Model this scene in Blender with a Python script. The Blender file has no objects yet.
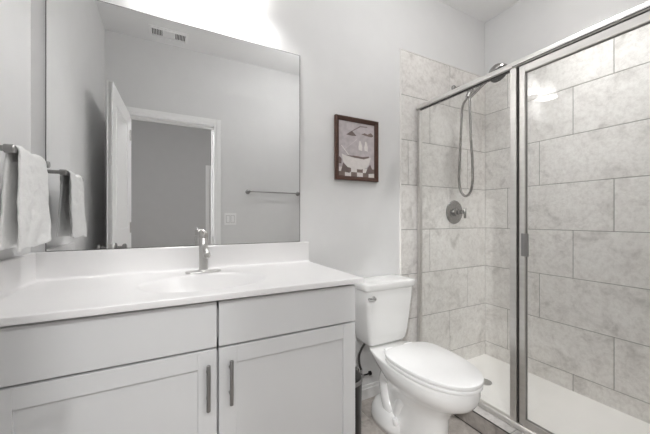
import bpy, bmesh, math, random
from mathutils import Vector, Matrix

# ------------------------------------------------------------------ camera, world, exposure
S = bpy.context.scene
COL = S.collection
cam_d = bpy.data.cameras.new('camera')
cam = bpy.data.objects.new('camera', cam_d)
COL.objects.link(cam)
cam.location = (0.0, -1.5579, 1.1381)
cam.rotation_euler = (math.pi / 2, 0, -math.radians(27.777))
cam_d.sensor_width = 36.0
cam_d.lens = 299.27 * 36.0 / 650.0
cam_d.shift_y = 1.47 / 650.0
cam_d.clip_start = 0.01
S.camera = cam

w = bpy.data.worlds.new('world')
S.world = w
w.use_nodes = True
w.node_tree.nodes['Background'].inputs[0].default_value = (0.9, 0.92, 1.0, 1)
w.node_tree.nodes['Background'].inputs[1].default_value = 0.05

S.view_settings.view_transform = 'Standard'
S.view_settings.look = 'None'
S.view_settings.exposure = 1.36
S.view_settings.gamma = 1.0
S.view_settings.use_curve_mapping = False
S.cycles.max_bounces = 16
S.cycles.diffuse_bounces = 8
S.cycles.glossy_bounces = 8
S.cycles.transparent_max_bounces = 24
S.cycles.caustics_reflective = False
S.cycles.sample_clamp_indirect = 4.0
S.cycles.use_denoising = True

P_VANITY = 0.9      # watts of each vanity bulb
P_SHOWER = 1.7     # watts of the recessed shower lamp
P_HALL_FILL = 3.0       # base watts of each added fill lamp on the hall track
P_CEILING_FILL = 3.0     # watts of the added fill lamp under the room's ceiling

# ------------------------------------------------------------------ materials
def srgb(r, g, b):
    f = lambda c: (c / 255 / 12.92) if c / 255 <= 0.04045 else ((c / 255 + 0.055) / 1.055) ** 2.4
    return (f(r), f(g), f(b), 1)

def new_mat(name):
    m = bpy.data.materials.new(name)
    m.use_nodes = True
    nt = m.node_tree
    return m, nt, nt.nodes['Principled BSDF']

def mat(name, col, rough=0.5, metal=0.0, var=0.03, scale=30.0, bump=0.0, bscale=200.0, stretch=(1, 1, 1), coat=0.0):
    m, nt, p = new_mat(name)
    tc = nt.nodes.new('ShaderNodeTexCoord')
    mp = nt.nodes.new('ShaderNodeMapping')
    mp.inputs['Scale'].default_value = stretch
    nt.links.new(tc.outputs['Object'], mp.inputs['Vector'])
    n = nt.nodes.new('ShaderNodeTexNoise')
    n.inputs['Scale'].default_value = scale
    n.inputs['Detail'].default_value = 4
    nt.links.new(mp.outputs['Vector'], n.inputs['Vector'])
    r = nt.nodes.new('ShaderNodeValToRGB')
    c = Vector(col[:3])
    r.color_ramp.elements[0].position = 0.3
    r.color_ramp.elements[1].position = 0.7
    r.color_ramp.elements[0].color = (*(c * (1 - var)), 1)
    r.color_ramp.elements[1].color = (*(c * (1 + var)), 1)
    nt.links.new(n.outputs['Fac'], r.inputs['Fac'])
    nt.links.new(r.outputs['Color'], p.inputs['Base Color'])
    p.inputs['Roughness'].default_value = rough
    p.inputs['Metallic'].default_value = metal
    p.inputs['Coat Weight'].default_value = coat
    if bump > 0:
        n2 = nt.nodes.new('ShaderNodeTexNoise')
        n2.inputs['Scale'].default_value = bscale
        n2.inputs['Detail'].default_value = 3
        nt.links.new(mp.outputs['Vector'], n2.inputs['Vector'])
        b = nt.nodes.new('ShaderNodeBump')
        b.inputs['Strength'].default_value = bump
        b.inputs['Distance'].default_value = 0.002
        nt.links.new(n2.outputs['Fac'], b.inputs['Height'])
        nt.links.new(b.outputs['Normal'], p.inputs['Normal'])
    return m

def tile_mat(name, light, mid, dark, rough):
    """cloudy stone-look porcelain; every tile has its own shift of the pattern"""
    m, nt, p = new_mat(name)
    L = nt.links.new
    tc = nt.nodes.new('ShaderNodeTexCoord')
    at = nt.nodes.new('ShaderNodeAttribute')
    at.attribute_name = 'tile_shift'
    sc = nt.nodes.new('ShaderNodeVectorMath'); sc.operation = 'SCALE'
    sc.inputs['Scale'].default_value = 13.0
    L(at.outputs['Vector'], sc.inputs[0])
    ad = nt.nodes.new('ShaderNodeVectorMath'); ad.operation = 'ADD'
    L(tc.outputs['Object'], ad.inputs[0]); L(sc.outputs[0], ad.inputs[1])
    n1 = nt.nodes.new('ShaderNodeTexNoise')
    n1.inputs['Scale'].default_value = 8.0; n1.inputs['Detail'].default_value = 8
    n1.inputs['Roughness'].default_value = 0.62; n1.inputs['Distortion'].default_value = 0.9
    L(ad.outputs[0], n1.inputs['Vector'])
    r1 = nt.nodes.new('ShaderNodeValToRGB')
    e = r1.color_ramp.elements
    e[0].position = 0.30; e[0].color = dark
    e[1].position = 0.66; e[1].color = light
    x = e.new(0.47); x.color = mid
    L(n1.outputs['Fac'], r1.inputs['Fac'])
    n2 = nt.nodes.new('ShaderNodeTexNoise')
    n2.inputs['Scale'].default_value = 42; n2.inputs['Detail'].default_value = 6
    n2.inputs['Roughness'].default_value = 0.7
    L(ad.outputs[0], n2.inputs['Vector'])
    r2 = nt.nodes.new('ShaderNodeValToRGB')
    r2.color_ramp.elements[0].position = 0.36; r2.color_ramp.elements[0].color = (0.82, 0.81, 0.80, 1)
    r2.color_ramp.elements[1].position = 0.56; r2.color_ramp.elements[1].color = (1, 1, 1, 1)
    L(n2.outputs['Fac'], r2.inputs['Fac'])
    mx = nt.nodes.new('ShaderNodeMixRGB'); mx.blend_type = 'MULTIPLY'; mx.inputs['Fac'].default_value = 0.8
    L(r1.outputs['Color'], mx.inputs['Color1']); L(r2.outputs['Color'], mx.inputs['Color2'])
    L(mx.outputs['Color'], p.inputs['Base Color'])
    p.inputs['Roughness'].default_value = rough
    return m

def glass_mat(name):
    m, nt, p = new_mat(name)
    nt.nodes.remove(p)
    L = nt.links.new
    out = nt.nodes['Material Output']
    geo = nt.nodes.new('ShaderNodeNewGeometry')
    ma = nt.nodes.new('ShaderNodeMath'); ma.operation = 'MULTIPLY_ADD'
    ma.inputs[1].default_value = 1 / 1.5 - 1.5; ma.inputs[2].default_value = 1.5
    L(geo.outputs['Backfacing'], ma.inputs[0])
    fr = nt.nodes.new('ShaderNodeFresnel')
    L(ma.outputs[0], fr.inputs['IOR'])
    tr = nt.nodes.new('ShaderNodeBsdfTransparent')
    tr.inputs['Color'].default_value = (0.992, 0.997, 0.994, 1)
    gl = nt.nodes.new('ShaderNodeBsdfGlossy'); gl.inputs['Roughness'].default_value = 0.0
    ms = nt.nodes.new('ShaderNodeMixShader')
    L(fr.outputs[0], ms.inputs[0]); L(tr.outputs[0], ms.inputs[1]); L(gl.outputs[0], ms.inputs[2])
    L(ms.outputs[0], out.inputs['Surface'])
    return m

def emit_mat(name, col, strength):
    m, nt, p = new_mat(name)
    p.inputs['Base Color'].default_value = col
    p.inputs['Emission Color'].default_value = col
    p.inputs['Emission Strength'].default_value = strength
    return m

def shade_mat(name):
    """frosted white glass that lets the bulb's light through"""
    m, nt, p = new_mat(name)
    L = nt.links.new
    out = nt.nodes['Material Output']
    p.inputs['Base Color'].default_value = (0.9, 0.9, 0.9, 1)
    p.inputs['Roughness'].default_value = 0.3
    p.inputs['Emission Color'].default_value = (1, 0.98, 0.95, 1)
    tc = nt.nodes.new('ShaderNodeTexCoord')
    sx = nt.nodes.new('ShaderNodeSeparateXYZ'); L(tc.outputs['Generated'], sx.inputs[0])
    rp = nt.nodes.new('ShaderNodeMapRange')
    rp.inputs['From Min'].default_value = 0.45; rp.inputs['From Max'].default_value = 0.75
    rp.inputs['To Min'].default_value = 1.9; rp.inputs['To Max'].default_value = .75
    L(sx.outputs['Z'], rp.inputs['Value'])
    L(rp.outputs[0], p.inputs['Emission Strength'])
    tr = nt.nodes.new('ShaderNodeBsdfTransparent')
    ms = nt.nodes.new('ShaderNodeMixShader'); ms.inputs[0].default_value = 0.05
    L(p.outputs[0], ms.inputs[1]); L(tr.outputs[0], ms.inputs[2])
    L(ms.outputs[0], out.inputs['Surface'])
    return m

M = dict(
    wall=mat('wall_paint', srgb(226, 226, 226), 0.75, var=0.012, scale=8, bump=0.05, bscale=260),
    ceiling=mat('ceiling_paint', srgb(240, 240, 240), 0.85, var=0.01, scale=6, bump=0.08, bscale=160),
    trim=mat('trim_paint', srgb(245, 245, 245), 0.35, var=0.01),
    tile=tile_mat('porcelain_tile', srgb(240, 238, 235), srgb(233, 230, 227), srgb(206, 203, 199), 0.32),
    ctile_shaded=tile_mat('curb_tile_shaded_face', srgb(186, 181, 176), srgb(160, 154, 149), srgb(122, 117, 113), 0.36),  # darker copy of the tile: shade of the outer curb face put into colour
    ftile=tile_mat('floor_tile', srgb(214, 208, 203), srgb(186, 179, 173), srgb(140, 133, 128), 0.4),
    grout=mat('grout', srgb(150, 147, 143), 0.9, var=0.05, scale=80),
    fgrout=mat('floor_grout', srgb(198, 195, 190), 0.9, var=0.05, scale=80),
    pan=mat('shower_pan_acrylic', srgb(243, 241, 238), 0.4, var=0.01),
    cabinet=mat('cabinet_paint', srgb(222, 223, 224), 0.42, var=0.01, scale=5),
    dark=mat('cabinet_interior', srgb(96, 95, 94), 0.8),
    counter=mat('cultured_marble', srgb(233, 232, 232), 0.28, var=0.012, scale=6, coat=0.1),
    ceramic=mat('white_ceramic', srgb(240, 240, 239), 0.08, var=0.006, scale=4, coat=0.4),
    plastic=mat('white_plastic', srgb(247, 247, 247), 0.22, var=0.006),
    nickel=mat('brushed_nickel', (0.60, 0.59, 0.575, 1), 0.3, 1.0, var=0.06, scale=60, stretch=(1, 1, 0.06)),
    frame_metal=mat('satin_nickel_frame', (0.74, 0.725, 0.705, 1), 0.42, 1.0, var=0.05, scale=50, stretch=(1, 0.06, 1)),
    shower_nickel=mat('polished_nickel', (0.36, 0.35, 0.34, 1), 0.22, 1.0, var=0.05, scale=50),
    chrome=mat('chrome', (0.60, 0.60, 0.60, 1), 0.12, 1.0, var=0.02),
    pull=mat('dark_nickel', (0.33, 0.325, 0.32, 1), 0.34, 1.0, var=0.05, scale=60, stretch=(1, 1, 0.06)),
    black=mat('black_enamel', srgb(18, 17, 16), 0.3, var=0.08),
    seal=mat('pale_seal', srgb(150, 148, 145), 0.6),
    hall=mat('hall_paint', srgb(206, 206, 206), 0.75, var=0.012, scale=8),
    gasket=mat('grey_gasket', srgb(70, 68, 66), 0.6),
    glass=glass_mat('clear_glass'),
    towel=mat('terry_cotton', srgb(238, 238, 237), 0.95, var=0.03, scale=220, bump=0.9, bscale=520),
    wood=mat('dark_walnut', srgb(78, 51, 41), 0.35, var=0.25, scale=25, stretch=(1, 1, 8)),
    print_bg=mat('mauve_paper', srgb(196, 188, 190), 0.6, var=0.12, scale=38),
    print_white=mat('print_white', srgb(232, 227, 224), 0.6, var=0.05, scale=60),
    print_brown=mat('print_brown', srgb(128, 112, 106), 0.6, var=0.12, scale=60),
    print_grey=mat('print_grey', srgb(140, 128, 128), 0.6, var=0.1, scale=60),
    print_dark=mat('print_dark', srgb(118, 103, 100), 0.6, var=0.15, scale=60),
    shade=shade_mat('frosted_lamp_glass'),
    bulb=emit_mat('lit_bulb', (1, 0.96, 0.9, 1), 12.0),
    lens=emit_mat('lit_lens', (1, 0.97, 0.93, 1), 9.0),
    louver=mat('vent_shadow_grey', srgb(90, 90, 90), 0.6),
)
# mirror: silvered glass
mm, nt, p = new_mat('silvered_mirror')
p.inputs['Base Color'].default_value = (0.88, 0.885, 0.885, 1)
p.inputs['Metallic'].default_value = 1.0
p.inputs['Roughness'].default_value = 0.0
M['mirror'] = mm

# ------------------------------------------------------------------ helpers
def box(bm, x0, x1, y0, y1, z0, z1):
    vs = [bm.verts.new((x, y, z)) for z in (z0, z1) for y in (y0, y1) for x in (x0, x1)]
    for f in ((0, 2, 3, 1), (4, 5, 7, 6), (0, 1, 5, 4), (2, 6, 7, 3), (0, 4, 6, 2), (1, 3, 7, 5)):
        bm.faces.new([vs[i] for i in f])
    return vs

def loft(bm, rings, cap0=True, cap1=True, closed=True):
    rv = [[bm.verts.new(p) for p in r] for r in rings]
    n = len(rings[0])
    for a, b in zip(rv, rv[1:]):
        for i in range(n if closed else n - 1):
            j = (i + 1) % n
            bm.faces.new((a[i], a[j], b[j], b[i]))
    if cap0: bm.faces.new(list(reversed(rv[0])))
    if cap1: bm.faces.new(rv[-1])
    return rv

def frame_of(d):
    d = Vector(d).normalized()
    u = d.cross(Vector((0, 0, 1)))
    if u.length < 1e-3: u = d.cross(Vector((0, 1, 0)))
    u.normalize()
    return u, d.cross(u).normalized()

def tube(bm, pts, r, n=12, smooth=True):
    """round tube through the points; r is one radius or one per point"""
    pts = [Vector(p) for p in pts]
    rs = list(r) if hasattr(r, '__len__') else [r] * len(pts)
    if smooth and len(pts) > 2:
        P, R = [], []
        for i in range(len(pts) - 1):
            p0 = pts[max(i - 1, 0)]; p1 = pts[i]; p2 = pts[i + 1]; p3 = pts[min(i + 2, len(pts) - 1)]
            for k in range(6):
                t = k / 6
                P.append(0.5 * ((2 * p1) + (p2 - p0) * t + (2 * p0 - 5 * p1 + 4 * p2 - p3) * t * t + (3 * p1 - p0 - 3 * p2 + p3) * t ** 3))
                R.append(rs[i] * (1 - t) + rs[i + 1] * t)
        P.append(pts[-1]); R.append(rs[-1])
        pts, rs = P, R
    u, v = frame_of(pts[1] - pts[0])
    rings = []
    for i, p_ in enumerate(pts):
        d = (pts[min(i + 1, len(pts) - 1)] - pts[max(i - 1, 0)]).normalized()
        u = (u - d * u.dot(d)).normalized()
        v = d.cross(u)
        rings.append([p_ + (u * math.cos(2 * math.pi * k / n) + v * math.sin(2 * math.pi * k / n)) * rs[i] for k in range(n)])
    loft(bm, rings)

def lathe(bm, prof, origin, axis=(0, 0, 1), n=32, caps=True):
    """prof: (radius, height along axis)"""
    o = Vector(origin); a = Vector(axis).normalized(); u, v = frame_of(a)
    rings = [[o + a * h + (u * math.cos(2 * math.pi * k / n) + v * math.sin(2 * math.pi * k / n)) * r for k in range(n)] for r, h in prof]
    loft(bm, rings, caps, caps)

def obj(name, bm, m, parent=None, bevel=0.0, smooth=False, seg=2, mats=None):
    bmesh.ops.recalc_face_normals(bm, faces=bm.faces)
    me = bpy.data.meshes.new(name)
    bm.to_mesh(me); bm.free()
    for x in (mats or [m]): me.materials.append(x)
    o = bpy.data.objects.new(name, me)
    COL.objects.link(o)
    if parent is not None: o.parent = parent; o.matrix_parent_inverse = parent.matrix_world.inverted()
    if smooth:
        for f in me.polygons: f.use_smooth = True
    if bevel > 0:
        b = o.modifiers.new('bevel', 'BEVEL')
        b.width = bevel; b.segments = seg; b.limit_method = 'ANGLE'; b.angle_limit = math.radians(40)
        b.harden_normals = False
    if smooth:
        es = o.modifiers.new('split', 'EDGE_SPLIT'); es.split_angle = math.radians(42)
    return o

def tag(o, label, cat, group=None):
    o['label'] = label; o['category'] = cat
    if group: o['group'] = group
    return o

def thing(name, label, cat, loc, group=None):
    o = bpy.data.objects.new(name, None)
    COL.objects.link(o)
    o.location = loc
    o.matrix_world = Matrix.Translation(loc)
    return tag(o, label, cat, group)

def struct(o, label=None):
    o['kind'] = 'structure'
    if label: o['label'] = label
    return o

def bx(name, m, b, parent=None, bevel=0.0):
    bm = bmesh.new(); box(bm, *b)
    return obj(name, bm, m, parent, bevel)

def lamp(name, kind, loc, power, size, parent, rot=(0, 0, 0), col=(1, 1.0, 1.0)):
    d = bpy.data.lights.new(name, kind)
    d.energy = power; d.color = col
    if kind == 'AREA':
        d.shape = 'DISK'; d.size = size
    else:
        d.shadow_soft_size = size
    o = bpy.data.objects.new(name, d)
    COL.objects.link(o)
    o.location = loc; o.rotation_euler = rot
    o.parent = parent; o.matrix_parent_inverse = parent.matrix_world.inverted()
    return o

rnd = random.Random(4)

def tiles(bm, to3d, u0, u1, rows, joints, g=0.004, dep=0.004, lay=None):
    """to3d(u, z, d): d is how far out of the wall. rows: list of z lines; joints[k]: u positions"""
    for k in range(len(rows) - 1):
        z0, z1 = rows[k] + g / 2, rows[k + 1] - g / 2
        us = [u0] + sorted(j for j in joints[k] if u0 + .01 < j < u1 - .01) + [u1]
        for a, b in zip(us, us[1:]):
            a2 = a + (g / 2 if a != u0 else 0); b2 = b - (g / 2 if b != u1 else 0)
            c = 0.0012
            o4 = [(a2, z0), (b2, z0), (b2, z1), (a2, z1)]
            i4 = [(a2 + c, z0 + c), (b2 - c, z0 + c), (b2 - c, z1 - c), (a2 + c, z1 - c)]
            r0 = [bm.verts.new(to3d(x, z, 0)) for x, z in o4]
            r1 = [bm.verts.new(to3d(x, z, dep - c)) for x, z in o4]
            r2 = [bm.verts.new(to3d(x, z, dep)) for x, z in i4]
            sh = (rnd.random(), rnd.random(), rnd.random(), 1)
            fs = [bm.faces.new(r2)]
            for p_, q_ in ((r0, r1), (r1, r2)):
                for i in range(4):
                    fs.append(bm.faces.new((p_[i], p_[(i + 1) % 4], q_[(i + 1) % 4], q_[i])))
            for f in fs:
                f.material_index = 1
                for l in f.loops: l[lay] = sh

# ------------------------------------------------------------------ dimensions
XL, XR, YF, H = -0.469, 2.299, -1.564, 2.74       # left wall, right wall, wall opposite the mirror, ceiling
T = 0.12
DX0, DX1, DZ = -0.291, 0.404, 2.045                # doorway
XG = 1.552                                         # shower glass plane

# ------------------------------------------------------------------ structure
struct(bx('wall_back', M['wall'], (XL - T, XR + T, 0, T, 0, H)))
struct(bx('wall_left', M['wall'], (XL - T, XL, YF, 0, 0, H)))
struct(bx('wall_right', M['wall'], (XR, XR + T, YF, 0, 0, H)))
bm = bmesh.new()
box(bm, XL - T, DX0 - .02, YF - T, YF, 0, H)
box(bm, DX1 + .02, XR + T, YF - T, YF, 0, H)
box(bm, DX0 - .02, DX1 + .02, YF - T, YF, DZ + .02, H)
struct(obj('wall_front', bm, M['wall']))
struct(bx('ceiling', M['ceiling'], (XL - T, XR + T, YF - T, T, H, H + .1)))
# hall beyond the doorway
HY = -4.2
struct(bx('wall_hall_far', M['hall'], (-1.6, 2.0, HY - T, HY, 0, H)))
struct(bx('wall_hall_left', M['hall'], (-1.6 - T, -1.6, HY, YF - T, 0, H)))
struct(bx('wall_hall_right', M['hall'], (2.0, 2.0 + T, HY, YF - T, 0, H)))
struct(bx('ceiling_hall', M['ceiling'], (-1.6 - T, 2.0 + T, HY - T, YF - T, H, H + .1)))

# floor: large stone-look tiles
bm = bmesh.new()
lay = bm.loops.layers.float_color.new('tile_shift')
box(bm, XL - T, XR + T, YF - T, T, -.1, -.003)
box(bm, -1.6 - T, 2.0 + T, HY - T, YF - T, -.1, -.003)
rows = [XL - T] + [1.017 - .305 * k for k in range(4, -1, -1)] + [1.322, XR]
tiles(bm, lambda u, z, d: (z, u, -.003 + d), YF - T, 0.0, rows, [[-.17 - .61 * i - .305 * (k % 2) for i in range(3)] for k in range(7)], g=.006, dep=.003, lay=lay)
rows = [-1.6, -.9, -.3, .3, .9, 1.5, 2.0]
tiles(bm, lambda u, z, d: (z, u, -.003 + d), HY, YF - T - .002, rows, [[-2.3]] * 7, g=.006, dep=.003, lay=lay)
struct(obj('floor', bm, None, mats=[M['fgrout'], M['ftile']]))

# shower wall tile
ROWS = [.030, .143, .449, .756, 1.062, 1.369, 1.675, 1.979, 2.282]
SHIFT = [2, 1, 0, 2, 1, 0, 2, 1]                  # period of three courses
TB = 0.010
def shower_tile(name, to3d, u0, u1, base, sgn, rows0=None):
    bm = bmesh.new()
    lay = bm.loops.layers.float_color.new('tile_shift')
    js = [[base[s] + .6135 * i for i in range(-4, 5)] for s in SHIFT]
    # grout bed
    a = [to3d(u, z, d) for u in (u0, u1) for z in (0, ROWS[-1]) for d in (0, TB - .0025)]
    lo = [min(p_[i] for p_ in a) for i in range(3)]; hi = [max(p_[i] for p_ in a) for i in range(3)]
    box(bm, lo[0], hi[0], lo[1], hi[1], lo[2], hi[2])
    tiles(bm, lambda u, z, d: to3d(u, z, TB - .004 + d), u0, u1, [0.002] + ROWS[1:], js, lay=lay)
    return struct(obj(name, bm, None, mats=[M['grout'], M['tile']]))
shower_tile('wall_shower_back', lambda u, z, d: (u, -d, z), 1.397, XR - TB, [1.46, 1.874, 1.666], 1)
shower_tile('wall_shower_right', lambda u, z, d: (XR - d, u, z), YF + TB, -TB, [-.411, -.804, -.606], 1)
shower_tile('wall_shower_front', lambda u, z, d: (u, YF + d, z), 1.397, XR - TB, [1.46, 1.874, 1.666], 1)
bm = bmesh.new()
box(bm, 1.392, 1.397, -.0115, 0, 0, 2.285)
box(bm, 1.392, XR, -.0115, 0, 2.282, 2.285)
struct(obj('trim_tile_edge', bm, M['pan']))

# baseboards
def baseboard(name, b, axis):
    bm = bmesh.new()
    x0, x1, y0, y1 = b
    box(bm, x0, x1, y0, y1, 0, .066)
    if axis == 'x': box(bm, x0, x1, y0 + (.004 if y0 < -.5 * 0 and y1 == 0 else 0), y1 - (0 if y1 == 0 else .004), .066, .086)
    else: box(bm, x0 + (0 if x0 == XL else .004), x1 - (.004 if x0 == XL else 0), y0, y1, .066, .086)
    return struct(obj(name, bm, M['trim'], bevel=.0025))
baseboard('baseboard_back', (.700, 1.392, -.013, 0), 'x')
baseboard('baseboard_front', (DX1 + .067, 1.392, YF, YF + .013), 'x')
baseboard('baseboard_left', (XL, XL + .013, YF + .0, -.54), 'y')

# door casing, jamb and hall door
bm = bmesh.new()
def casing(bm, y0, s):
    for a, b_, t in ((0, .065, .011), (.022, .065, .017)):
        ya, yb = sorted((y0, y0 + s * t))
        box(bm, DX0 - b_, DX0 - a, ya, yb, 0, DZ + b_)
        box(bm, DX1 + a, DX1 + b_, ya, yb, 0, DZ + b_)
        box(bm, DX0 - a, DX1 + a, ya, yb, DZ + a, DZ + b_)
casing(bm, YF, 1)
casing(bm, YF - T, -1)
struct(obj('trim_1', bm, M['trim'], bevel=.003))
bm = bmesh.new()
box(bm, DX0 - .02, DX0, YF - T, YF, 0, DZ)
box(bm, DX1, DX1 + .02, YF - T, YF, 0, DZ)
box(bm, DX0 - .02, DX1 + .02, YF - T, YF, DZ, DZ + .02)
box(bm, DX1 - .011, DX1, YF - T + .03, YF - .04, 0, DZ)
box(bm, DX0, DX1, YF - T + .03, YF - .04, DZ - .011, DZ)
jm = struct(obj('trim_2', bm, M['trim'], bevel=.0015))
bm = bmesh.new()
box(bm, DX1 - .0125, DX1 - .0109, YF - .034, YF - .006, .90, .96)
obj('strike_plate', bm, M['nickel'], jm)
bm = bmesh.new()
box(bm, .605, .675, HY, HY + .017, 0, 2.09)
box(bm, 1.415, 1.485, HY, HY + .017, 0, 2.09)
box(bm, .675, 1.415, HY, HY + .017, 2.02, 2.09)
struct(obj('trim_3', bm, M['trim'], bevel=.003))

def door_mesh(W, Hd):
    """six-panel-less two panel door, x along width, y thickness .035, hinge at x=0"""
    bm = bmesh.new()
    t = .035
    box(bm, 0, W, .007, t - .007, 0, Hd)
    st = .11
    box(bm, 0, st, 0, t, 0, Hd); box(bm, W - st, W, 0, t, 0, Hd)
    for z0, z1 in ((0, .22), (.90, 1.05), (Hd - .12, Hd)):
        box(bm, st, W - st, 0, t, z0, z1)
    for z0, z1 in ((.22, .90), (1.05, Hd - .12)):
        for ya, yb in ((.003, .008), (t - .008, t - .003)):
            box(bm, st + .035, W - st - .035, ya, yb, z0 + .035, z1 - .035)
    return bm
def handle_mesh(x, z, t=.035):
    bm = bmesh.new()
    for s, y in ((-1, 0), (1, t)):
        lathe(bm, [(.032, 0), (.032, .006), (.026, .010), (.011, .012), (.011, .04), (.02, .042), (.026, .05), (.026, .06), (.018, .066)], (x, y, z), (0, s, 0), 24)
    return bm
door = obj('door_1', door_mesh(.690, 2.032), M['trim'], bevel=.002)
struct(door, 'white two panel door standing open against the left wall, seen in the mirror')
h_ = obj('door_knob', handle_mesh(.620, .93), M['pull'], door, smooth=True)
bm = bmesh.new()
box(bm, .6895, .6912, .006, .029, .90, .958); box(bm, .691, .700, .010, .024, .918, .940)
obj('latch_plate', bm, M['nickel'], door)
for z in (.25, 1.05, 1.85):
    bm = bmesh.new()
    lathe(bm, [(.0065, -.045), (.0065, .045)], (-.003, -.004, z), (0, 0, 1), 12)
    obj('hinge', bm, M['nickel'], door, smooth=True)
door.matrix_world = Matrix.Translation((DX0 + .003, YF + .024, .010)) @ Matrix.Rotation(math.radians(92.4), 4, 'Z')
d2 = obj('door_2', door_mesh(.735, 2.01), M['trim'], bevel=.002)
d2.matrix_world = Matrix.Translation((.6775, HY + .002, .006)) @ Matrix.Rotation(0, 4, 'Z')
struct(d2)
obj('door_knob', handle_mesh(.67, .93), M['pull'], d2, smooth=True).matrix_parent_inverse = Matrix()

# ------------------------------------------------------------------ vanity cabinet
VX0, VX1, VF, VT = XL + .002, .688, -.503, .876      # carcass
cab = thing('vanity_cabinet', 'light grey painted vanity cabinet with two shaker doors under the white countertop', 'cabinet', (.11, -.25, 0))
bm = bmesh.new()
box(bm, VX0, VX0 + .018, VF, -.003, .0, VT)
box(bm, VX1 - .018, VX1, VF, -.003, .0, VT)
box(bm, VX0 + .018, VX1 - .018, VF, -.003, .10, .118)
box(bm, VX0 + .018, VX1 - .018, -.012, -.003, .118, VT)
# face frame
box(bm, VX0, VX0 + .065, VF + .012, VF + .030, .10, VT)
box(bm, VX1 - .03, VX1, VF + .012, VF + .030, .10, VT)
box(bm, .12, .174, VF + .012, VF + .030, .10, VT)
box(bm, VX0 + .065, VX1 - .03, VF + .012, VF + .030, .842, VT)
box(bm, VX0 + .065, VX1 - .03, VF + .012, VF + .030, .69, .735)
box(bm, VX0 + .065, VX1 - .03, VF + .012, VF + .030, .10, .13)
obj('carcass', bm, M['cabinet'], cab)
bx('toe_kick', M['dark'], (VX0 + .018, VX1 - .018, VF + .06, VF + .072, 0, .10), cab)
FY0, FY1 = -.523, VF - .001
for x0, x1 in ((-.404, .1435), (.1505, .6865)):
    bx('drawer_front', M['cabinet'], (x0, x1, FY0, FY1, .7165, .8635), cab, bevel=.0015)
for (x0, x1), hx in zip(((-.404, .1435), (.1505, .6865)), (.115, .186)):
    z0, z1, st = .112, .7095, .057
    bm = bmesh.new()
    box(bm, x0, x0 + st, FY0, FY1, z0, z1); box(bm, x1 - st, x1, FY0, FY1, z0, z1)
    box(bm, x0 + st, x1 - st, FY0, FY1, z1 - st, z1); box(bm, x0 + st, x1 - st, FY0, FY1, z0, z0 + st)
    d = obj('door', bm, M['cabinet'], cab, bevel=.0012)
    bx('door_panel', M['cabinet'], (x0 + st - .002, x1 - st + .002, FY0 + .009, FY1 - .002, z0 + st - .002, z1 - st + .002), d)
    bm = bmesh.new()
    hz0, hz1 = .528, .673
    lathe(bm, [(.0056, 0), (.0062, .001), (.0062, hz1 - hz0 - .001), (.0056, hz1 - hz0)], (hx, FY0 - .028, hz0), (0, 0, 1), 16)
    for z in (hz0 + .03, hz1 - .03):
        lathe(bm, [(.0048, 0), (.0048, .028)], (hx, FY0, z), (0, -1, 0), 12)
    obj('handle', bm, M['pull'], d, smooth=True)

# countertop with integral bowl
top = thing('countertop', 'glossy white one piece vanity top with an oval basin', 'countertop', (.12, -.27, VT))
CX0, CX1, CY0, CY1, CZ, CB = XL + .001, .708, -.5526, -.001, .897, .8765
bcx, bcy, ba, bb = .135, -.318, .228, .168
def ztop(x, y):
    r = math.sqrt(((x - bcx) / ba) ** 2 + ((y - bcy) / bb) ** 2)
    if r >= 1: return CZ
    s = (1 - r ** 3) ** 1.35
    return CZ - .125 * s
NX, NY = 150, 72
xs = [CX0 + (CX1 - CX0) * i / NX for i in range(NX + 1)]
ys = [CY0 + (CY1 - CY0) * j / NY for j in range(NY + 1)]
bm = bmesh.new()
e = .004
def ease(x, y):
    """eased front and right edges"""
    d = min(x - CX0 + 1, CX1 - x, y - CY0)
    return -e * (1 - math.sqrt(max(0, 1 - (1 - min(d, e) / e) ** 2))) if d < e else 0
xs = xs[:-1] + [CX1 - .004, CX1 - .0025, CX1 - .001, CX1]
ys = [CY0, CY0 + .001, CY0 + .0025, CY0 + .004] + ys[1:]
up = [[bm.verts.new((x, y, ztop(x, y) + ease(x, y))) for x in xs] for y in ys]
dn = [[bm.verts.new((x, y, min(CB, ztop(x, y) - .012))) for x in xs] for y in ys]
ny, nx = len(ys), len(xs)
for j in range(ny - 1):
    for i in range(nx - 1):
        bm.faces.new((up[j][i], up[j][i + 1], up[j + 1][i + 1], up[j + 1][i]))
        bm.faces.new((dn[j][i], dn[j + 1][i], dn[j + 1][i + 1], dn[j][i + 1]))
for i in range(nx - 1):
    bm.faces.new((dn[0][i], dn[0][i + 1], up[0][i + 1], up[0][i])); bm.faces.new((up[-1][i], up[-1][i + 1], dn[-1][i + 1], dn[-1][i]))
for j in range(ny - 1):
    bm.faces.new((up[j][0], up[j + 1][0], dn[j + 1][0], dn[j][0])); bm.faces.new((dn[j][-1], dn[j + 1][-1], up[j + 1][-1], up[j][-1]))
obj('counter_slab', bm, M['counter'], top, smooth=True)
# coved backsplash
def splash(name, pts_of, a, b):
    prof = [(0, CZ - .0005), (0, 1.0035), (.003, 1.0065), (.016, 1.0065), (.0195, 1.003), (.020, CZ + .010), (.0225, CZ + .004), (.027, CZ + .001), (.032, CZ - .0005)]
    bm = bmesh.new()
    loft(bm, [[pts_of(t, d, z) for d, z in prof] for t in (a, b)])
    return obj(name, bm, M['counter'], top, smooth=True)
splash('backsplash', lambda t, d, z: (t, -.0012 - d, z), XL + .0015, .7075)
splash('side_splash', lambda t, d, z: (XL + .0012 + d, t, z), -.5495, -.021)
bm = bmesh.new()
zd = ztop(bcx, bcy)
lathe(bm, [(.0305, -.003), (.0305, .0015), (.027, .003), (.020, .003), (.019, .0005), (.0005, .0002)], (bcx, bcy, zd), (0, 0, 1), 28)
obj('drain', bm, M['chrome'], top, smooth=True)

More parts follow.
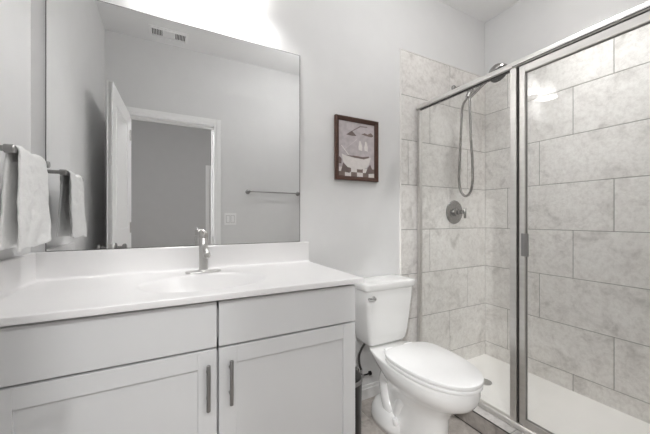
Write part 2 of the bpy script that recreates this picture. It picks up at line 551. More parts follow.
# faucet
fx, fy = .144, -.112
fa = thing('faucet', 'single handle brushed nickel faucet on the vanity top behind the basin', 'faucet', (fx, fy, CZ))
bm = bmesh.new()
ring = []
for k in range(40):
    a = 2 * math.pi * k / 40
    c, s = math.cos(a), math.sin(a)
    ring.append((fx + math.copysign(.049, c) + .026 * c, fy + .026 * s))
loft(bm, [[(x, y, CZ + .0003) for x, y in ring], [(x, y, CZ + .004) for x, y in ring],
          [(fx + (x - fx) * .97, fy + (y - fy) * .92, CZ + .0065) for x, y in ring]])
obj('deck_plate', bm, M['nickel'], fa, smooth=True)
bm = bmesh.new()
lathe(bm, [(.0245, .0065), (.0235, .010), (.0192, .013), (.0192, .152), (.018, .154)], (fx, fy, CZ), (0, 0, 1), 32)
body = obj('faucet_body', bm, M['nickel'], fa, smooth=True)
bm = bmesh.new()
tube(bm, [(fx, fy - .012, CZ + .112), (fx, fy - .05, CZ + .115), (fx, fy - .09, CZ + .108), (fx, fy - .118, CZ + .092)], [.0125, .013, .0135, .0145], 20)
lathe(bm, [(.0145, 0), (.015, .003), (.015, .012), (.0115, .012), (.011, .004)], (fx, fy - .116, CZ + .0935), (0, -.86, -.5), 20)
obj('spout', bm, M['nickel'], fa, smooth=True)
bm = bmesh.new()
lathe(bm, [(.017, .155), (.0192, .157), (.0192, .180), (.017, .184), (.006, .186)], (fx, fy, CZ), (0, 0, 1), 32)
tube(bm, [(fx, fy - .005, CZ + .176), (fx - .003, fy - .035, CZ + .182), (fx - .006, fy - .060, CZ + .190)], [.0050, .0044, .0040], 12)
obj('faucet_handle', bm, M['nickel'], fa, smooth=True)

# ------------------------------------------------------------------ mirror
mr = thing('mirror', 'large frameless rectangular mirror on the wall above the vanity backsplash', 'mirror', (.12, 0, 1.008))
bx('glass_plate', M['gasket'], (-.4240, .6592, -.0052, -.0005, 1.008, 2.0532), mr)
bm = bmesh.new()
vs = [bm.verts.new(c) for c in ((-.4212, -.006, 1.0095), (.6560, -.006, 1.0095), (.6560, -.006, 2.0505), (-.4212, -.006, 2.0505))]
bm.faces.new(vs)
vb = [bm.verts.new((v.co.x, -.0052, v.co.z)) for v in vs]
bm.faces.new(list(reversed(vb)))
for i in range(4): bm.faces.new((vs[i], vb[i], vb[(i + 1) % 4], vs[(i + 1) % 4]))
obj('silvered_face', bm, M['mirror'], mr)

# ------------------------------------------------------------------ vanity light above the mirror
vl = thing('vanity_light', 'two shade nickel wall light mounted above the mirror', 'lamp', (.195, 0, 2.40))
bm = bmesh.new()
box(bm, .055, .335, -.022, -.0005, 2.385, 2.465)
obj('back_plate', bm, M['nickel'], vl, bevel=.006)
for x in (.06, .33):
    bm = bmesh.new()
    tube(bm, [(x, -.02, 2.425), (x, -.06, 2.43), (x, -.092, 2.42), (x, -.096, 2.385)], .008, 12)
    lathe(bm, [(.03, 0), (.034, .012), (.034, .03), (.012, .034)], (x, -.096, 2.362), (0, 0, 1), 24)
    obj('lamp_arm', bm, M['nickel'], vl, smooth=True)
    bm = bmesh.new()
    lathe(bm, [(.082, 0), (.040, .138), (.037, .138), (.079, 0)], (x, -.096, 2.228), (0, 0, 1), 36, caps=False)
    sh = obj('lamp_shade', bm, M['shade'], vl, smooth=True)
    bm = bmesh.new()
    lathe(bm, [(.004, -.03), (.018, -.022), (.024, -.004), (.022, .012), (.013, .034), (.012, .055)], (x, -.096, 2.311), (0, 0, 1), 20)
    bu = obj('bulb', bm, M['bulb'], sh, smooth=True)
    bu.visible_shadow = True
    lamp('bulb_light', 'AREA', (x, -.096, 2.278), P_VANITY, .10, vl)

# recessed lamp over the shower
LX, LY = 1.925, -.75
rl = thing('recessed_light', 'round white recessed lamp in the ceiling over the shower', 'lamp', (LX, LY, H))
bm = bmesh.new()
lathe(bm, [(.088, 0), (.088, -.003), (.082, -.007), (.068, -.007), (.064, -.001), (.064, 0)], (LX, LY, H - .0003), (0, 0, 1), 40, caps=False)
obj('trim_ring', bm, M['trim'], rl, smooth=True)
bm = bmesh.new()
lathe(bm, [(.064, -.0005), (.064, -.003), (.0005, -.004)], (LX, LY, H), (0, 0, 1), 40)
obj('lens', bm, M['lens'], rl, smooth=True)
lamp('downlight', 'AREA', (LX, LY, H - .012), P_SHOWER, .125, rl).data.spread = math.radians(88)

# added fill: round ceiling lamp out of view, brightens the room
GX, GY = 1.16, -.80
rc = thing('ceiling_fill_light', 'added unseen fill lamp, a round frosted glass globe in front of the toilet', 'lamp', (GX, GY, H))
bm = bmesh.new()
lathe(bm, [(.090, -.0005), (.095, -.006), (.095, -.020), (.070, -.026)], (GX, GY, H), (0, 0, 1), 40)
obj('fill_lamp_base', bm, M['nickel'], rc, smooth=True)
bm = bmesh.new()
lathe(bm, [(.068, -.027), (.105, -.045), (.120, -.080), (.105, -.118), (.06, -.140), (.001, -.147)], (GX, GY, H), (0, 0, 1), 40)
obj('fill_lamp_globe', bm, M['shade'], rc, smooth=True)
lamp('fill_globe_light', 'POINT', (GX, GY, H - .26), P_CEILING_FILL, .10, rc)

# added fill: unseen track of three hall lamps aimed through the doorway
hl = thing('track_fill_light', 'added unseen fill lamps on a white ceiling track in the hall, aimed through the doorway', 'lamp', (0, -2.9, H))
bx('fill_track_rail', M['trim'], (-1.5, .9, -2.915, -2.885, H - .03, H - .0005), hl, bevel=.003)
for x, pw in ((-1.35, 3.1), (-.3, 1.0), (.6, 0.7)):
    c0 = Vector((x, -2.9, H - .15)); ax = (Vector((x * -.35 + .15, -1.0, .75)) - c0).normalized()
    bm = bmesh.new()
    tube(bm, [(x, -2.9, H - .03), (x, -2.9, H - .09)], .012, 12, False)
    lathe(bm, [(.05, -.08), (.085, -.05), (.115, .02), (.115, .03), (.108, .03), (.100, .012), (.05, -.03)], c0, ax, 32)
    hd_ = obj('fill_lamp_head', bm, M['trim'], hl, smooth=True)
    bm = bmesh.new()
    lathe(bm, [(.107, .012), (.107, .022), (.002, .023)], c0, ax, 32)
    obj('lens', bm, M['lens'], hd_, smooth=True)
    lt = lamp('track_fill_lamp', 'AREA', c0 + ax * .032, P_HALL_FILL * pw, .2, hl, rot=ax.to_track_quat('-Z', 'Y').to_euler())
    lt.data.spread = math.radians(110)

# ------------------------------------------------------------------ ceiling vent
cv = thing('ceiling_vent', 'white rectangular ceiling vent with two dark louvered ends, seen in the mirror', 'vent', (.02, -1.382, H))
VX, VW, VY, VD = .012, .300, -1.382, .150
bm = bmesh.new()
x0, x1, y0, y1 = VX - VW / 2, VX + VW / 2, VY - VD / 2, VY + VD / 2
for a, b_, z in ((0, .014, .008), (.014, .022, .016)):
    box(bm, x0 + a, x1 - a, y0 + a, y0 + b_, H - z, H - .0005); box(bm, x0 + a, x1 - a, y1 - b_, y1 - a, H - z, H - .0005)
    box(bm, x0 + a, x0 + b_, y0 + b_, y1 - b_, H - z, H - .0005); box(bm, x1 - b_, x1 - a, y0 + b_, y1 - b_, H - z, H - .0005)
box(bm, VX - .050, VX + .050, y0 + .030, y1 - .030, H - .013, H - .0005)
obj('cover', bm, M['trim'], cv, bevel=.0015)
bx('backing', M['louver'], (x0 + .022, x1 - .022, y0 + .022, y1 - .022, H - .003, H - .0005), cv)
for sx in (-1, 1):
    bm = bmesh.new()
    for i in range(7):
        xx = VX + sx * .094 - .036 + i * .012
        box(bm, xx - .0022, xx + .0022, y0 + .024, y1 - .024, H - .012, H - .0035)
    obj('grille', bm, M['trim'], cv)

# light switch on the wall opposite
sw = thing('light_switch', 'white two gang rocker light switch beside the doorway, seen in the mirror', 'switch', (.56, YF, 1.13))
bx('cover_plate', M['plastic'], (.502, .618, YF + .0003, YF + .006, 1.072, 1.193), sw, bevel=.002)
for x in (.537, .583):
    bx('rocker_gap_shade', M['gasket'], (x - .0182, x + .0182, YF + .0055, YF + .0064, 1.0975, 1.1675), sw)  # gasket grey stands in for the shadow gap around each rocker
    bx('rocker', M['plastic'], (x - .0165, x + .0165, YF + .005, YF + .0095, 1.099, 1.166), sw, bevel=.0015)

# towel bars
def towel_bar(label, p0, p1, out, wall_off, r, cat='towel bar'):
    """p0, p1 bar ends; out = vector from wall to bar"""
    p0, p1, out = Vector(p0), Vector(p1), Vector(out)
    mid = (p0 + p1) / 2 - out * wall_off
    t = thing('towel_bar', label, cat, mid)
    d = (p1 - p0).normalized()
    bm = bmesh.new()
    tube(bm, [p0 - d * .006, p1 + d * .006], r, 16, False)
    obj('rail', bm, M['pull'], t, smooth=True)
    for q in (p0, p1):
        bm = bmesh.new()
        w0 = q - out * (wall_off - .0004)
        lathe(bm, [(.024, 0), (.024, .006), (.019, .010), (.008, .012), (.008, wall_off - .012), (.0125, wall_off - .010), (.0125, wall_off + .010), (.010, wall_off + .0125)], w0, out, 24)
        obj('bar_post', bm, M['pull'], t, smooth=True)
    return t
towel_bar('long nickel towel bar on the wall opposite, seen at the mirror right edge', (.735, YF + .062, 1.413), (1.29, YF + .062, 1.413), (0, 1, 0), .062, .0075)
BX, BZ = -.396, 1.336
towel_bar('short nickel towel bar on the left wall holding the white towel', (BX, -.392, BZ), (BX, -.112, BZ), (1, 0, 0), .073, .0085)

# white hand towel folded over the short bar
bm = bmesh.new()
NU, NV = 26, 64
top_r = .0135
L1, L2 = .285, .278
grid = []
for v in range(NV + 1):
    s = v / NV * (L1 + math.pi * top_r + L2)
    row = []
    for u in range(NU + 1):
        t = u / NU
        if s < L1:
            hgt = L1 - s; side = 1
            x = BX + top_r; z = BZ - hgt
        elif s < L1 + math.pi * top_r:
            a = (s - L1) / top_r
            x = BX + top_r * math.cos(a); z = BZ + top_r * math.sin(a); hgt = 0; side = 0
        else:
            hgt = s - L1 - math.pi * top_r; side = -1
            x = BX - top_r; z = BZ - hgt
        k = min(1, hgt / .28)
        y = -.370 + .214 * t
        y += (t - .5) * .03 * k
        if side == 1:
            x += .004 * k ** .8 + .005 * math.sin(6.2 * t + 1.0) * k + .003 * math.sin(13 * t + 9 * k) * k
            y += -.018 * k * (1 - t)
            z += .012 * (t - .7) * k + .004 * math.sin(7 * t) * k
        elif side == -1:
            x += -.004 * k - .010 * t * k + .005 * math.sin(6.1 * t + .4) * k
            x = max(x, XL + .016)
            y += -.020 * k * (1 - t)
            z += -.010 * (1 - t) * k
        z += .0035 * math.sin(3 * t * math.pi) * (1 if side == 0 else .3)
        row.append(bm.verts.new((x, y, z)))
    grid.append(row)
for v in range(NV):
    for u in range(NU):
        bm.faces.new((grid[v][u], grid[v][u + 1], grid[v + 1][u + 1], grid[v + 1][u]))
tw = obj('hand_towel', bm, M['towel'], smooth=True)
tw.modifiers.clear()
so = tw.modifiers.new('thick', 'SOLIDIFY'); so.thickness = .008; so.offset = 0
ss = tw.modifiers.new('sub', 'SUBSURF'); ss.levels = 1; ss.render_levels = 2
tx = bpy.data.textures.new('terry', 'CLOUDS'); tx.noise_scale = .035
dm = tw.modifiers.new('rumple', 'DISPLACE'); dm.texture = tx; dm.strength = .006; dm.texture_coords = 'LOCAL'
tag(tw, 'white terry hand towel hanging folded over the short bar on the left wall', 'towel')

# ------------------------------------------------------------------ framed picture
pc = thing('framed_picture', 'small bathtub print in a dark brown wooden frame on the wall between mirror and shower', 'picture', (1.035, 0, 1.567))
PX0, PX1, PZ0, PZ1, PW = .883, 1.198, 1.371, 1.757, .026
def mitred(bm, x0, x1, z0, z1, prof):
    """prof: (inset, out) closed loop"""
    rings = []
    for cx, cz, sx, sz in ((x0, z0, 1, 1), (x1, z0, -1, 1), (x1, z1, -1, -1), (x0, z1, 1, -1)):
        rings.append([(cx + sx * i, -o, cz + sz * i) for i, o in prof])
    rings.append(rings[0])
    rv = [[bm.verts.new(p_) for p_ in r] for r in rings[:4]]
    n = len(prof)
    for k in range(4):
        a, b_ = rv[k], rv[(k + 1) % 4]
        for i in range(n):
            bm.faces.new((a[i], a[(i + 1) % n], b_[(i + 1) % n], b_[i]))
bm = bmesh.new()
mitred(bm, PX0, PX1, PZ0, PZ1, [(0, .001), (0, .020), (.003, .024), (.009, .024), (.013, .019), (.018, .019), (.021, .014), (PW, .011), (PW, .001)])
obj('frame', bm, M['wood'], pc)
art = bx('print', M['print_bg'], (PX0 + PW - .002, PX1 - PW + .002, -.0080, -.002, PZ0 + PW - .002, PZ1 - PW + .002), pc)
AW, AH = PX1 - PX0 - 2 * PW, PZ1 - PZ0 - 2 * PW
def poly(name, m, pts, layer=1):
    """flat printed shape; pts in 0..1 of the print, y up"""
    bm = bmesh.new()
    y = -.0080 - .00025 * layer
    a = [bm.verts.new((PX0 + PW + AW * x, y, PZ0 + PW + AH * z)) for x, z in pts]
    b_ = [bm.verts.new((v.co.x, -.0079, v.co.z)) for v in a]
    bm.faces.new(a); bm.faces.new(list(reversed(b_)))
    for i in range(len(a)): bm.faces.new((a[i], b_[i], b_[(i + 1) % len(a)], a[(i + 1) % len(a)]))
    return obj(name, bm, m, art)
poly('printed_floor', M['print_white'], [(0, 0), (1, 0), (1, .16), (0, .16)])
bm = bmesh.new()
for r_ in range(2):
    for c_ in range(6):
        if (r_ + c_) % 2 == 0:
            x0, z0 = c_ / 6, r_ * .08
            box(bm, PX0 + PW + AW * x0, PX0 + PW + AW * (x0 + .166), -.0086, -.0079, PZ0 + PW + AH * z0, PZ0 + PW + AH * (z0 + .08))
obj('printed_checker', bm, M['print_brown'], art)
poly('printed_tub', M['print_white'], [(.08, .40), (.12, .26), (.22, .17), (.40, .14), (.62, .14), (.78, .18), (.86, .27), (.90, .38), (.70, .34), (.40, .35), (.2, .37)], 3)
poly('printed_tub_rim', M['print_brown'], [(.20, .375), (.45, .345), (.70, .335), (.84, .37), (.84, .40), (.66, .375), (.42, .385)], 4)
poly('printed_tub_foot', M['print_dark'], [(.06, .08), (.30, .06), (.27, .14), (.20, .19), (.12, .24)], 4)
poly('printed_tub_foot', M['print_dark'], [(.74, .06), (.97, .08), (.93, .17), (.88, .25), (.80, .17)], 4)
poly('printed_shower_head', M['print_dark'], [(.20, .755), (.28, .80), (.36, .84), (.42, .80), (.49, .755), (.36, .745)], 2)
poly('printed_pipe', M['print_grey'], [(.34, .83), (.37, .83), (.60, .93), (.80, .94), (.80, .96), (.58, .95)], 1)
poly('printed_line', M['print_white'], [(.06, .55), (.08, .555), (.28, .395), (.26, .39)], 2)
poly('printed_line', M['print_white'], [(.10, .45), (.12, .46), (.50, .70), (.49, .685)], 2)
poly('printed_plant', M['print_brown'], [(.62, .80), (.72, .83), (.80, .81), (.90, .85), (.98, .80), (.92, .77), (.76, .78)], 2)
for dx in (0, .165):
    poly('printed_bottle', M['print_white'], [(.55 + dx, .50), (.64 + dx, .49), (.65 + dx, .56), (.62 + dx, .63), (.60 + dx, .67), (.57 + dx, .67), (.56 + dx, .62), (.54 + dx, .56)], 3)
poly('printed_shadow', M['print_dark'], [(.0, .22), (.07, .22), (.08, .30), (.03, .35), (.0, .33)], 2)

# ------------------------------------------------------------------ toilet
TX = 1.168
to = thing('toilet', 'white two piece toilet with the elongated lid closed', 'toilet', (TX, -.4, 0))
def egg(z, w, yb, yf, n=48, p=2.3, q=2.0, yc=None):
    """outline: half width w, back at yb, front at yf (more negative); rounder front, squarer back"""
    yc = yb + (yf - yb) * .45 if yc is None else yc
    out = []
    for k in range(n):
        a = 2 * math.pi * k / n
        c, s = math.cos(a), math.sin(a)
        e_ = p if s > 0 else q
        x = math.copysign(abs(c) ** (2 / e_), c) * w
        l = (yb - yc) if s > 0 else (yc - yf)
        y = math.copysign(abs(s) ** (2 / e_), s) * l
        out.append((TX + x, yc + y, z))
    return out
bm = bmesh.new()
loft(bm, [egg(z, w_, yb, yf, p=p_, yc=yc) for z, w_, yb, yf, p_, yc in (
    (.0005, .098, -.12, -.565, 3.0, -.34), (.012, .104, -.12, -.575, 3.0, -.34), (.05, .102, -.13, -.575, 3.0, -.34), (.12, .097, -.15, -.57, 2.8, -.36),
    (.18, .098, -.165, -.575, 2.6, -.38), (.225, .108, -.17, -.60, 2.5, -.40), (.26, .128, -.165, -.645, 2.4, -.42), (.295, .152, -.14, -.70, 2.3, -.44),
    (.325, .166, -.10, -.720, 2.3, -.45), (.35, .171, -.07, -.724, 2.4, -.46), (.372, .169, -.05, -.723, 2.6, -.46), (.382, .1685, -.047, -.722, 2.6, -.46), (.3842, .164, -.052, -.717, 2.6, -.46))])
# rear foot with bolts and the trapway bulges
foot = lambda z, w_, yb, yf: egg(z, w_, yb, yf, p=2.6, q=2.4, yc=(yb + yf) / 2)
loft(bm, [foot(.0005, .146, -.10, -.40), foot(.03, .148, -.10, -.402), (foot(.065, .142, -.105, -.395)), foot(.090, .122, -.115, -.375), foot(.102, .09, -.13, -.34)])
for s in (-1, 1):
    tube(bm, [(TX + s * .070, -.33, .29), (TX + s * .080, -.255, .275), (TX + s * .082, -.222, .235), (TX + s * .083, -.228, .175), (TX + s * .080, -.245, .125), (TX + s * .070, -.27, .085)], [.050, .044, .034, .030, .036, .050], 18)
    tube(bm, [(TX + s * .050, -.30, .03), (TX + s * .062, -.33, .11), (TX + s * .066, -.355, .17), (TX + s * .055, -.42, .24)], [.045, .042, .040, .04], 16)
bo = obj('bowl', bm, M['ceramic'], to, smooth=True)
bo.modifiers.clear()
for s in (-1, 1):
    bm = bmesh.new()
    lathe(bm, [(.016, -.012), (.0165, .004), (.015, .018), (.011, .024), (.001, .0265)], (TX + s * .116, -.352, .078), (s * .3, 0, 1), 20)
    obj('bolt_cap', bm, M['plastic'], to, smooth=True)
# seat and lid
def slab(name, z0, z1, w_, yb, yf, rnd_, m, parent, hole=False):
    bm = bmesh.new()
    O = lambda z, d: egg(z, w_ - d, yb - d, yf + d, n=64, p=3.6, q=2.1, yc=-.44)
    rings = [O(z0, rnd_), O(z0 + rnd_ * .35, rnd_ * .3), O(z0 + rnd_, 0), O(z1 - rnd_, 0), O(z1 - rnd_ * .35, rnd_ * .3), O(z1, rnd_)]
    loft(bm, rings)
    return obj(name, bm, m, parent, smooth=True)
slab('seat', .3905, .4050, .1715, -.268, -.734, .002, M['plastic'], to)
slab('seat_lid', .4118, .4285, .1730, -.270, -.737, .0025, M['plastic'], to)
for s in (-1, 1):
    bm = bmesh.new()
    lathe(bm, [(.012, -.028), (.014, -.024), (.014, .024), (.012, .028)], (TX + s * .072, -.243, .402), (1, 0, 0), 18)
    box(bm, TX + s * .072 - .02, TX + s * .072 + .02, -.262, -.228, .383, .394)
    obj('hinge', bm, M['plastic'], to, smooth=True)
# tank
def tank_ring(z, w_, yb, yf, ch=.036, n=5):
    """rectangle with chamfer-rounded front corners"""
    pts = [(TX - w_, yb), (TX + w_, yb)]
    for k in range(n + 1):
        a = (math.pi / 2) * k / n
        pts.append((TX + w_ - ch * .8 + ch * .8 * math.cos(a), yf + ch * .55 - ch * .55 * math.sin(a)))
    for k in range(n + 1):
        a = (math.pi / 2) * (1 - k / n)
        pts.append((TX - w_ + ch * .8 - ch * .8 * math.cos(a), yf + ch * .55 - ch * .55 * math.sin(a)))
    return [(x, y, z) for x, y in pts]
bm = bmesh.new()
loft(bm, [tank_ring(z, w_, -.012, yf) for z, w_, yf in ((.386, .118, -.135), (.396, .132, -.150), (.410, .140, -.160), (.46, .149, -.167), (.60, .167, -.176), (.722, .179, -.182))])
obj('tank', bm, M['ceramic'], to, smooth=True, bevel=.004)
bm = bmesh.new()
loft(bm, [tank_ring(z, w_, -.008 - (.190 - w_) * 0.3, yf, ch=.04) for z, w_, yf in ((.723, .183, -.187), (.728, .188, -.192), (.757, .190, -.195), (.764, .187, -.192), (.767, .178, -.183), (.7685, .15, -.155))])
obj('tank_lid', bm, M['ceramic'], to, smooth=True)
bm = bmesh.new()
lx, lz = TX - .132, .683
lathe(bm, [(.013, 0), (.013, .006), (.009, .010), (.009, .02)], (lx, -.1785, lz), (0, -1, 0), 20)
tube(bm, [(lx, -.196, lz), (lx - .02, -.200, lz + .002), (lx - .045, -.197, lz + .005)], [.0085, .0075, .006], 12)
obj('flush_lever', bm, M['chrome'], to, smooth=True)

# water supply under the tank
ws = thing('supply_valve', 'small chrome water stop valve with a braided hose under the toilet tank', 'valve', (1.03, 0, .175))
bm = bmesh.new()
lathe(bm, [(.026, .0005), (.026, .003), (.010, .008), (.0085, .009), (.0085, .05), (.012, .052), (.012, .075), (.008, .078)], (1.035, 0, .190), (0, -1, 0), 20)
lathe(bm, [(.007, 0), (.007, .04)], (1.035, -.062, .190), (0, 0, 1), 14)
obj('valve_body', bm, M['chrome'], ws, smooth=True)
bm = bmesh.new()
tube(bm, [(1.040, -.064, .190), (1.075, -.066, .190), (1.095, -.066, .192)], [.004, .005, .006], 10)
lathe(bm, [(.009, 0), (.013, .004), (.013, .014), (.009, .018)], (1.088, -.066, .192), (1, 0, 0), 16)
obj('valve_handle', bm, M['black'], ws, smooth=True)
bm = bmesh.new()
tube(bm, [(1.035, -.062, .225), (1.024, -.060, .26), (1.018, -.064, .31), (1.030, -.072, .355), (1.050, -.078, .388)], .0068, 10)
obj('braided_hose', bm, M['gasket'], ws, smooth=True)

# slim black trash can between vanity and toilet
tc_ = thing('trash_can', 'slim black trash can standing between the vanity and the toilet', 'trash can', (.795, -.275, 0))
bm = bmesh.new()
R_ = .080
lathe(bm, [(R_ * .92, .0005), (R_ * .94, .01), (R_, .325)], (.795, -.275, 0), (0, 0, 1), 36)
obj('bin_body', bm, M['black'], tc_, smooth=True)
bm = bmesh.new()
lathe(bm, [(R_, .3255), (R_ + .003, .328), (R_ + .003, .340), (R_ - .002, .346)], (.795, -.275, 0), (0, 0, 1), 36, caps=False)
obj('rim_band', bm, M['pull'], tc_, smooth=True)
bm = bmesh.new()
lathe(bm, [(R_ - .002, .341), (R_ - .004, .352), (R_ * .7, .362), (.001, .366)], (.795, -.275, 0), (0, 0, 1), 36)
obj('bin_lid', bm, M['black'], tc_, smooth=True)

# ------------------------------------------------------------------ shower pan, curb
cu = thing('shower_curb', 'tiled shower curb with a dark metal edge under the glass enclosure', 'curb', (1.535, -.78, 0))
CU0, CU1, CUZ = 1.467, 1.602, .094
bm = bmesh.new()
lay = bm.loops.layers.float_color.new('tile_shift')
box(bm, CU0 + .004, CU1 - .004, YF + .012, -.0115, 0.0005, CUZ - .004)
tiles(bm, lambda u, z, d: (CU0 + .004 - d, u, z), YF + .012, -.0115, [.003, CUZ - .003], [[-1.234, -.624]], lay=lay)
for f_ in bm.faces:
    if f_.material_index == 1: f_.material_index = 2  # outer face takes the darker tile that carries its shade
tiles(bm, lambda u, z, d: (CU1 - .004 + d, u, z), YF + .012, -.0115, [.038, CUZ - .003], [[-.9, -.3]], lay=lay)
tiles(bm, lambda u, z, d: (z, u, CUZ - .004 + d), YF + .012, -.0115, [CU0 + .003, CU1 - .003], [[-1.30, -.69]], lay=lay)
obj('curb_tile_shaded_face', bm, None, cu, mats=[M['grout'], M['tile'], M['ctile_shaded']])
bm = bmesh.new()
box(bm, CU0 - .001, CU0 + .004, YF + .012, -.0115, CUZ - .0035, CUZ + .0008)
box(bm, CU0 - .0005, CU0 + .003, YF + .012, -.0115, 0.0005, .004)
obj('edge_strip', bm, M['gasket'], cu)

pn = thing('shower_pan', 'off white shower pan filling the floor of the tiled shower', 'shower pan', (1.94, -.78, 0))
bm = bmesh.new()
px0, px1, py0, py1 = CU1 + .001, XR - TB - .001, YF + TB + .002, -TB - .001
def rr(x0, x1, y0, y1, r, z):
    out = []
    for cx, cy, a0 in ((x1 - r, y1 - r, 0), (x0 + r, y1 - r, 90), (x0 + r, y0 + r, 180), (x1 - r, y0 + r, 270)):
        for k in range(7):
            a = math.radians(a0 + 15 * k)
            out.append((cx + r * math.cos(a), cy + r * math.sin(a), z))
    return out
loft(bm, [rr(px0, px1, py0, py1, .004, .0008), rr(px0, px1, py0, py1, .004, .037), rr(px0 + .012, px1 - .012, py0 + .012, py1 - .012, .02, .037),
          rr(px0 + .03, px1 - .03, py0 + .03, py1 - .03, .04, .031), rr(1.85, 2.0, -.335, -.19, .05, .0305)])
obj('pan_body', bm, M['pan'], pn, smooth=True)
bm = bmesh.new()
lathe(bm, [(.044, .0262), (.044, .0285), (.040, .030), (.002, .0295)], (1.902, -.268, .005), (0, 0, 1), 32)
obj('drain', bm, M['chrome'], pn, smooth=True)

# ------------------------------------------------------------------ shower enclosure
en = thing('shower_enclosure', 'framed glass shower enclosure in satin nickel with a fixed pane and a hinged door', 'shower enclosure', (XG, -.78, CUZ))
FMt = M['frame_metal']
X0, X1 = XG - .020, XG + .018
Y0 = -.0105
YE = YF + TB + .002
bm = bmesh.new()      # header rail with a groove along its face
hz0, hz1 = 1.893, 1.926
loft(bm, [[(X0 + dx, y, z) for dx, z in ((.006, hz0), (.032, hz0), (.038, hz0 + .006), (.038, hz1 - .006), (.032, hz1), (.010, hz1), (.002, hz1 - .008), (.0, hz0 + .014), (.0, hz0 + .004))] for y in (YE, Y0)])
obj('header_rail', bm, FMt, en, bevel=.001)
bm = bmesh.new()
box(bm, X0 - .0006, X0 + .002, YE, -.665, 1.8965, 1.9010)
box(bm, XG - .013, XG + .010, YE, -.698, hz0 - .0055, hz0 - .0004)
obj('groove_seal', bm, M['gasket'], en)
bx('header_seal', M['gasket'], (XG - .008, XG + .008, -.648, -.030, hz0 - .006, hz0 - .0005), en)
for y0, y1 in ((Y0 - .022, Y0), (YE, YE + .022)):
    bx('wall_jamb', FMt, (X0 + .009, X1 - .001, y0, y1, CUZ + .003, hz0 - .0005), en, bevel=.0015)
bm = bmesh.new()
loft(bm, [[(X0 + dx, y, z) for dx, z in ((-.004, CUZ + .0012), (.042, CUZ + .0012), (.042, CUZ + .016), (.036, CUZ + .024), (.010, CUZ + .026), (.004, CUZ + .020), (-.004, CUZ + .008))] for y in (YE, Y0)])
obj('bottom_track', bm, FMt, en, bevel=.0008)
bx('center_post', FMt, (X0 + .004, X1 - .004, -.684, -.652, CUZ + .0265, hz0 - .0008), en, bevel=.002)
bx('post_seal', M['gasket'], (XG - .004, XG + .010, -.696, -.6845, CUZ + .028, hz0 - .002), en)
bm = bmesh.new()
box(bm, XG - .003, XG + .003, -.6515, -.0330, CUZ + .0265, hz0 - .0065)
obj('fixed_pane', bm, M['glass'], en)
# hinged door
DYA, DYB = -1.395, -.6965
dz0, dz1 = CUZ + .033, hz0 - .0065
sw_ = .027
dr = bpy.data.objects.new('shower_door', None); COL.objects.link(dr)
dr.parent = en; dr.matrix_parent_inverse = en.matrix_world.inverted(); dr.location = (XG, DYA, dz0)
bpy.context.view_layer.update()
bm = bmesh.new()
dx0, dx1 = XG - .014, XG + .012
box(bm, dx0, dx1, DYB - sw_, DYB, dz0, dz1)
box(bm, dx0, dx1, DYA, DYA + sw_, dz0, dz1)
box(bm, dx0, dx1, DYA + sw_, DYB - sw_, dz1 - .036, dz1)
box(bm, dx0, dx1, DYA + sw_, DYB - sw_, dz0, dz0 + .03)
obj('door_frame', bm, FMt, dr, bevel=.002)
bm = bmesh.new()
box(bm, XG - .004, XG + .002, DYA + sw_ - .004, DYB - sw_ + .004, dz0 + .026, dz1 - .032)
gl = obj('door_pane', bm, M['glass'], dr)
bm = bmesh.new()
ya, yb, za, zb = DYA + sw_, DYB - sw_, dz0 + .03, dz1 - .036
for b_ in ((ya, ya + .0018, za, zb), (yb - .0018, yb, za, zb), (ya, yb, zb - .0018, zb), (ya, yb, za, za + .0018)):
    box(bm, XG - .0065, XG + .0045, *b_)
obj('glazing_seal', bm, M['seal'], dr)
bm = bmesh.new()
box(bm, dx0 - .014, dx0 - .0003, DYB - sw_ - .016, DYB - sw_ + .012, .955, 1.066)
box(bm, dx0 - .024, dx0 - .014, DYB - sw_ - .026, DYB - sw_ - .008, .955, 1.066)
obj('door_pull', bm, M['pull'], dr, bevel=.003)
bx('strike_jamb', FMt, (X0 + .004, X1 - .004, YE + .023, DYA - .004, CUZ + .0265, hz0 - .0008), en, bevel=.002)

# ------------------------------------------------------------------ shower head and valve
sx = 1.918
sh = thing('hand_shower', 'nickel hand shower on a wall arm with a long looped hose', 'shower head', (sx, -TB, 2.10))
bm = bmesh.new()
lathe(bm, [(.029, .0005), (.029, .004), (.022, .010), (.012, .013)], (sx, -TB, 2.116), (0, -1, 0), 24)
obj('flange', bm, M['shower_nickel'], sh, smooth=True)
bm = bmesh.new()
tube(bm, [(sx, -TB - .004, 2.116), (sx, -.06, 2.110), (sx, -.105, 2.085), (sx, -.135, 2.050)], .0095, 14)
obj('shower_arm', bm, M['shower_nickel'], sh, smooth=True)
bm = bmesh.new()
lathe(bm, [(.013, -.026), (.017, -.022), (.018, .0), (.017, .022), (.012, .026)], (sx, -.140, 2.032), (.35, -.3, .88), 20)
tube(bm, [(sx - .012, -.128, 2.018), (sx - .013, -.125, 1.995)], [.011, .009], 14, False)
tube(bm, [(sx, -.145, 2.040), (sx, -.172, 2.042)], [.013, .015], 14, False)
obj('bracket', bm, M['shower_nickel'], sh, smooth=True)
bm = bmesh.new()
tube(bm, [(sx, -.142, 2.004), (sx, -.165, 2.020), (sx, -.235, 2.058), (sx, -.290, 2.084), (sx, -.330, 2.104)], [.010, .0145, .014, .015, .020], 16)
hc = Vector((sx, -.352, 2.092)); ha = Vector((0, -.62, -.78))
lathe(bm, [(.008, -.048), (.030, -.044), (.050, -.030), (.060, -.012), (.063, .004), (.061, .012)], hc, ha, 36)
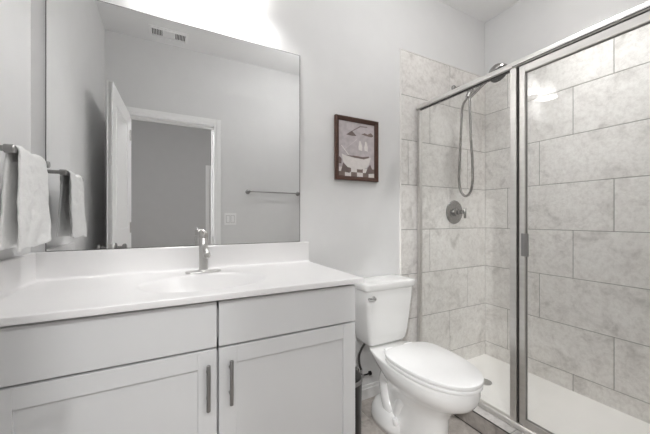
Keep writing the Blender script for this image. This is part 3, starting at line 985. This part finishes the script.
hd = obj('shower_wand', bm, M['shower_nickel'], sh, smooth=True)
bm = bmesh.new()
lathe(bm, [(.060, .0122), (.058, .016), (.001, .0185)], hc, ha, 36)
for rr_, n_ in ((.015, 6), (.028, 12), (.041, 18)):
    for k in range(n_):
        a = 2 * math.pi * k / n_
        u_, v_ = frame_of(ha)
        lathe(bm, [(.0024, .016), (.0018, .0215)], hc + u_ * rr_ * math.cos(a) + v_ * rr_ * math.sin(a), ha, 6)
obj('spray_face', bm, M['gasket'], hd, smooth=True)
bm = bmesh.new()
tube(bm, [(sx - .013, -.125, 1.998), (sx - .012, -.098, 1.965), (sx - .006, -.082, 1.90), (sx - .008, -.074, 1.72), (sx - .014, -.070, 1.55), (sx - .016, -.066, 1.42), (sx - .012, -.080, 1.335),
          (sx - .008, -.118, 1.300), (sx - .006, -.152, 1.328), (sx - .004, -.168, 1.40), (sx, -.164, 1.55), (sx, -.152, 1.72), (sx, -.146, 1.90), (sx, -.142, 2.006)], .0088, 12)
ho = obj('hose', bm, M['shower_nickel'], sh, smooth=True)

vz, vx = 1.186, 1.918
va = thing('shower_valve', 'round nickel shower valve plate with a lever on the tiled shower wall', 'shower valve', (vx, -TB, vz))
bm = bmesh.new()
lathe(bm, [(.089, .0004), (.089, .004), (.084, .009), (.050, .013), (.036, .014)], (vx, -TB, vz), (0, -1, 0), 48)
obj('escutcheon', bm, M['shower_nickel'], va, smooth=True)
bm = bmesh.new()
lathe(bm, [(.030, .0125), (.030, .028), (.024, .031), (.020, .033), (.020, .052), (.016, .055), (.013, .056), (.013, .074)], (vx, -TB, vz), (0, -1, 0), 32)
obj('hub', bm, M['shower_nickel'], va, smooth=True)
bm = bmesh.new()
lathe(bm, [(.0075, -.046), (.0085, -.044), (.0085, .026), (.0075, .028)], (vx + .004, -TB - .092, vz), (0, 0, 1), 20)
lathe(bm, [(.014, .062), (.015, .065), (.015, .084), (.012, .087)], (vx, -TB, vz), (0, -1, 0), 24)
obj('lever', bm, M['shower_nickel'], va, smooth=True)
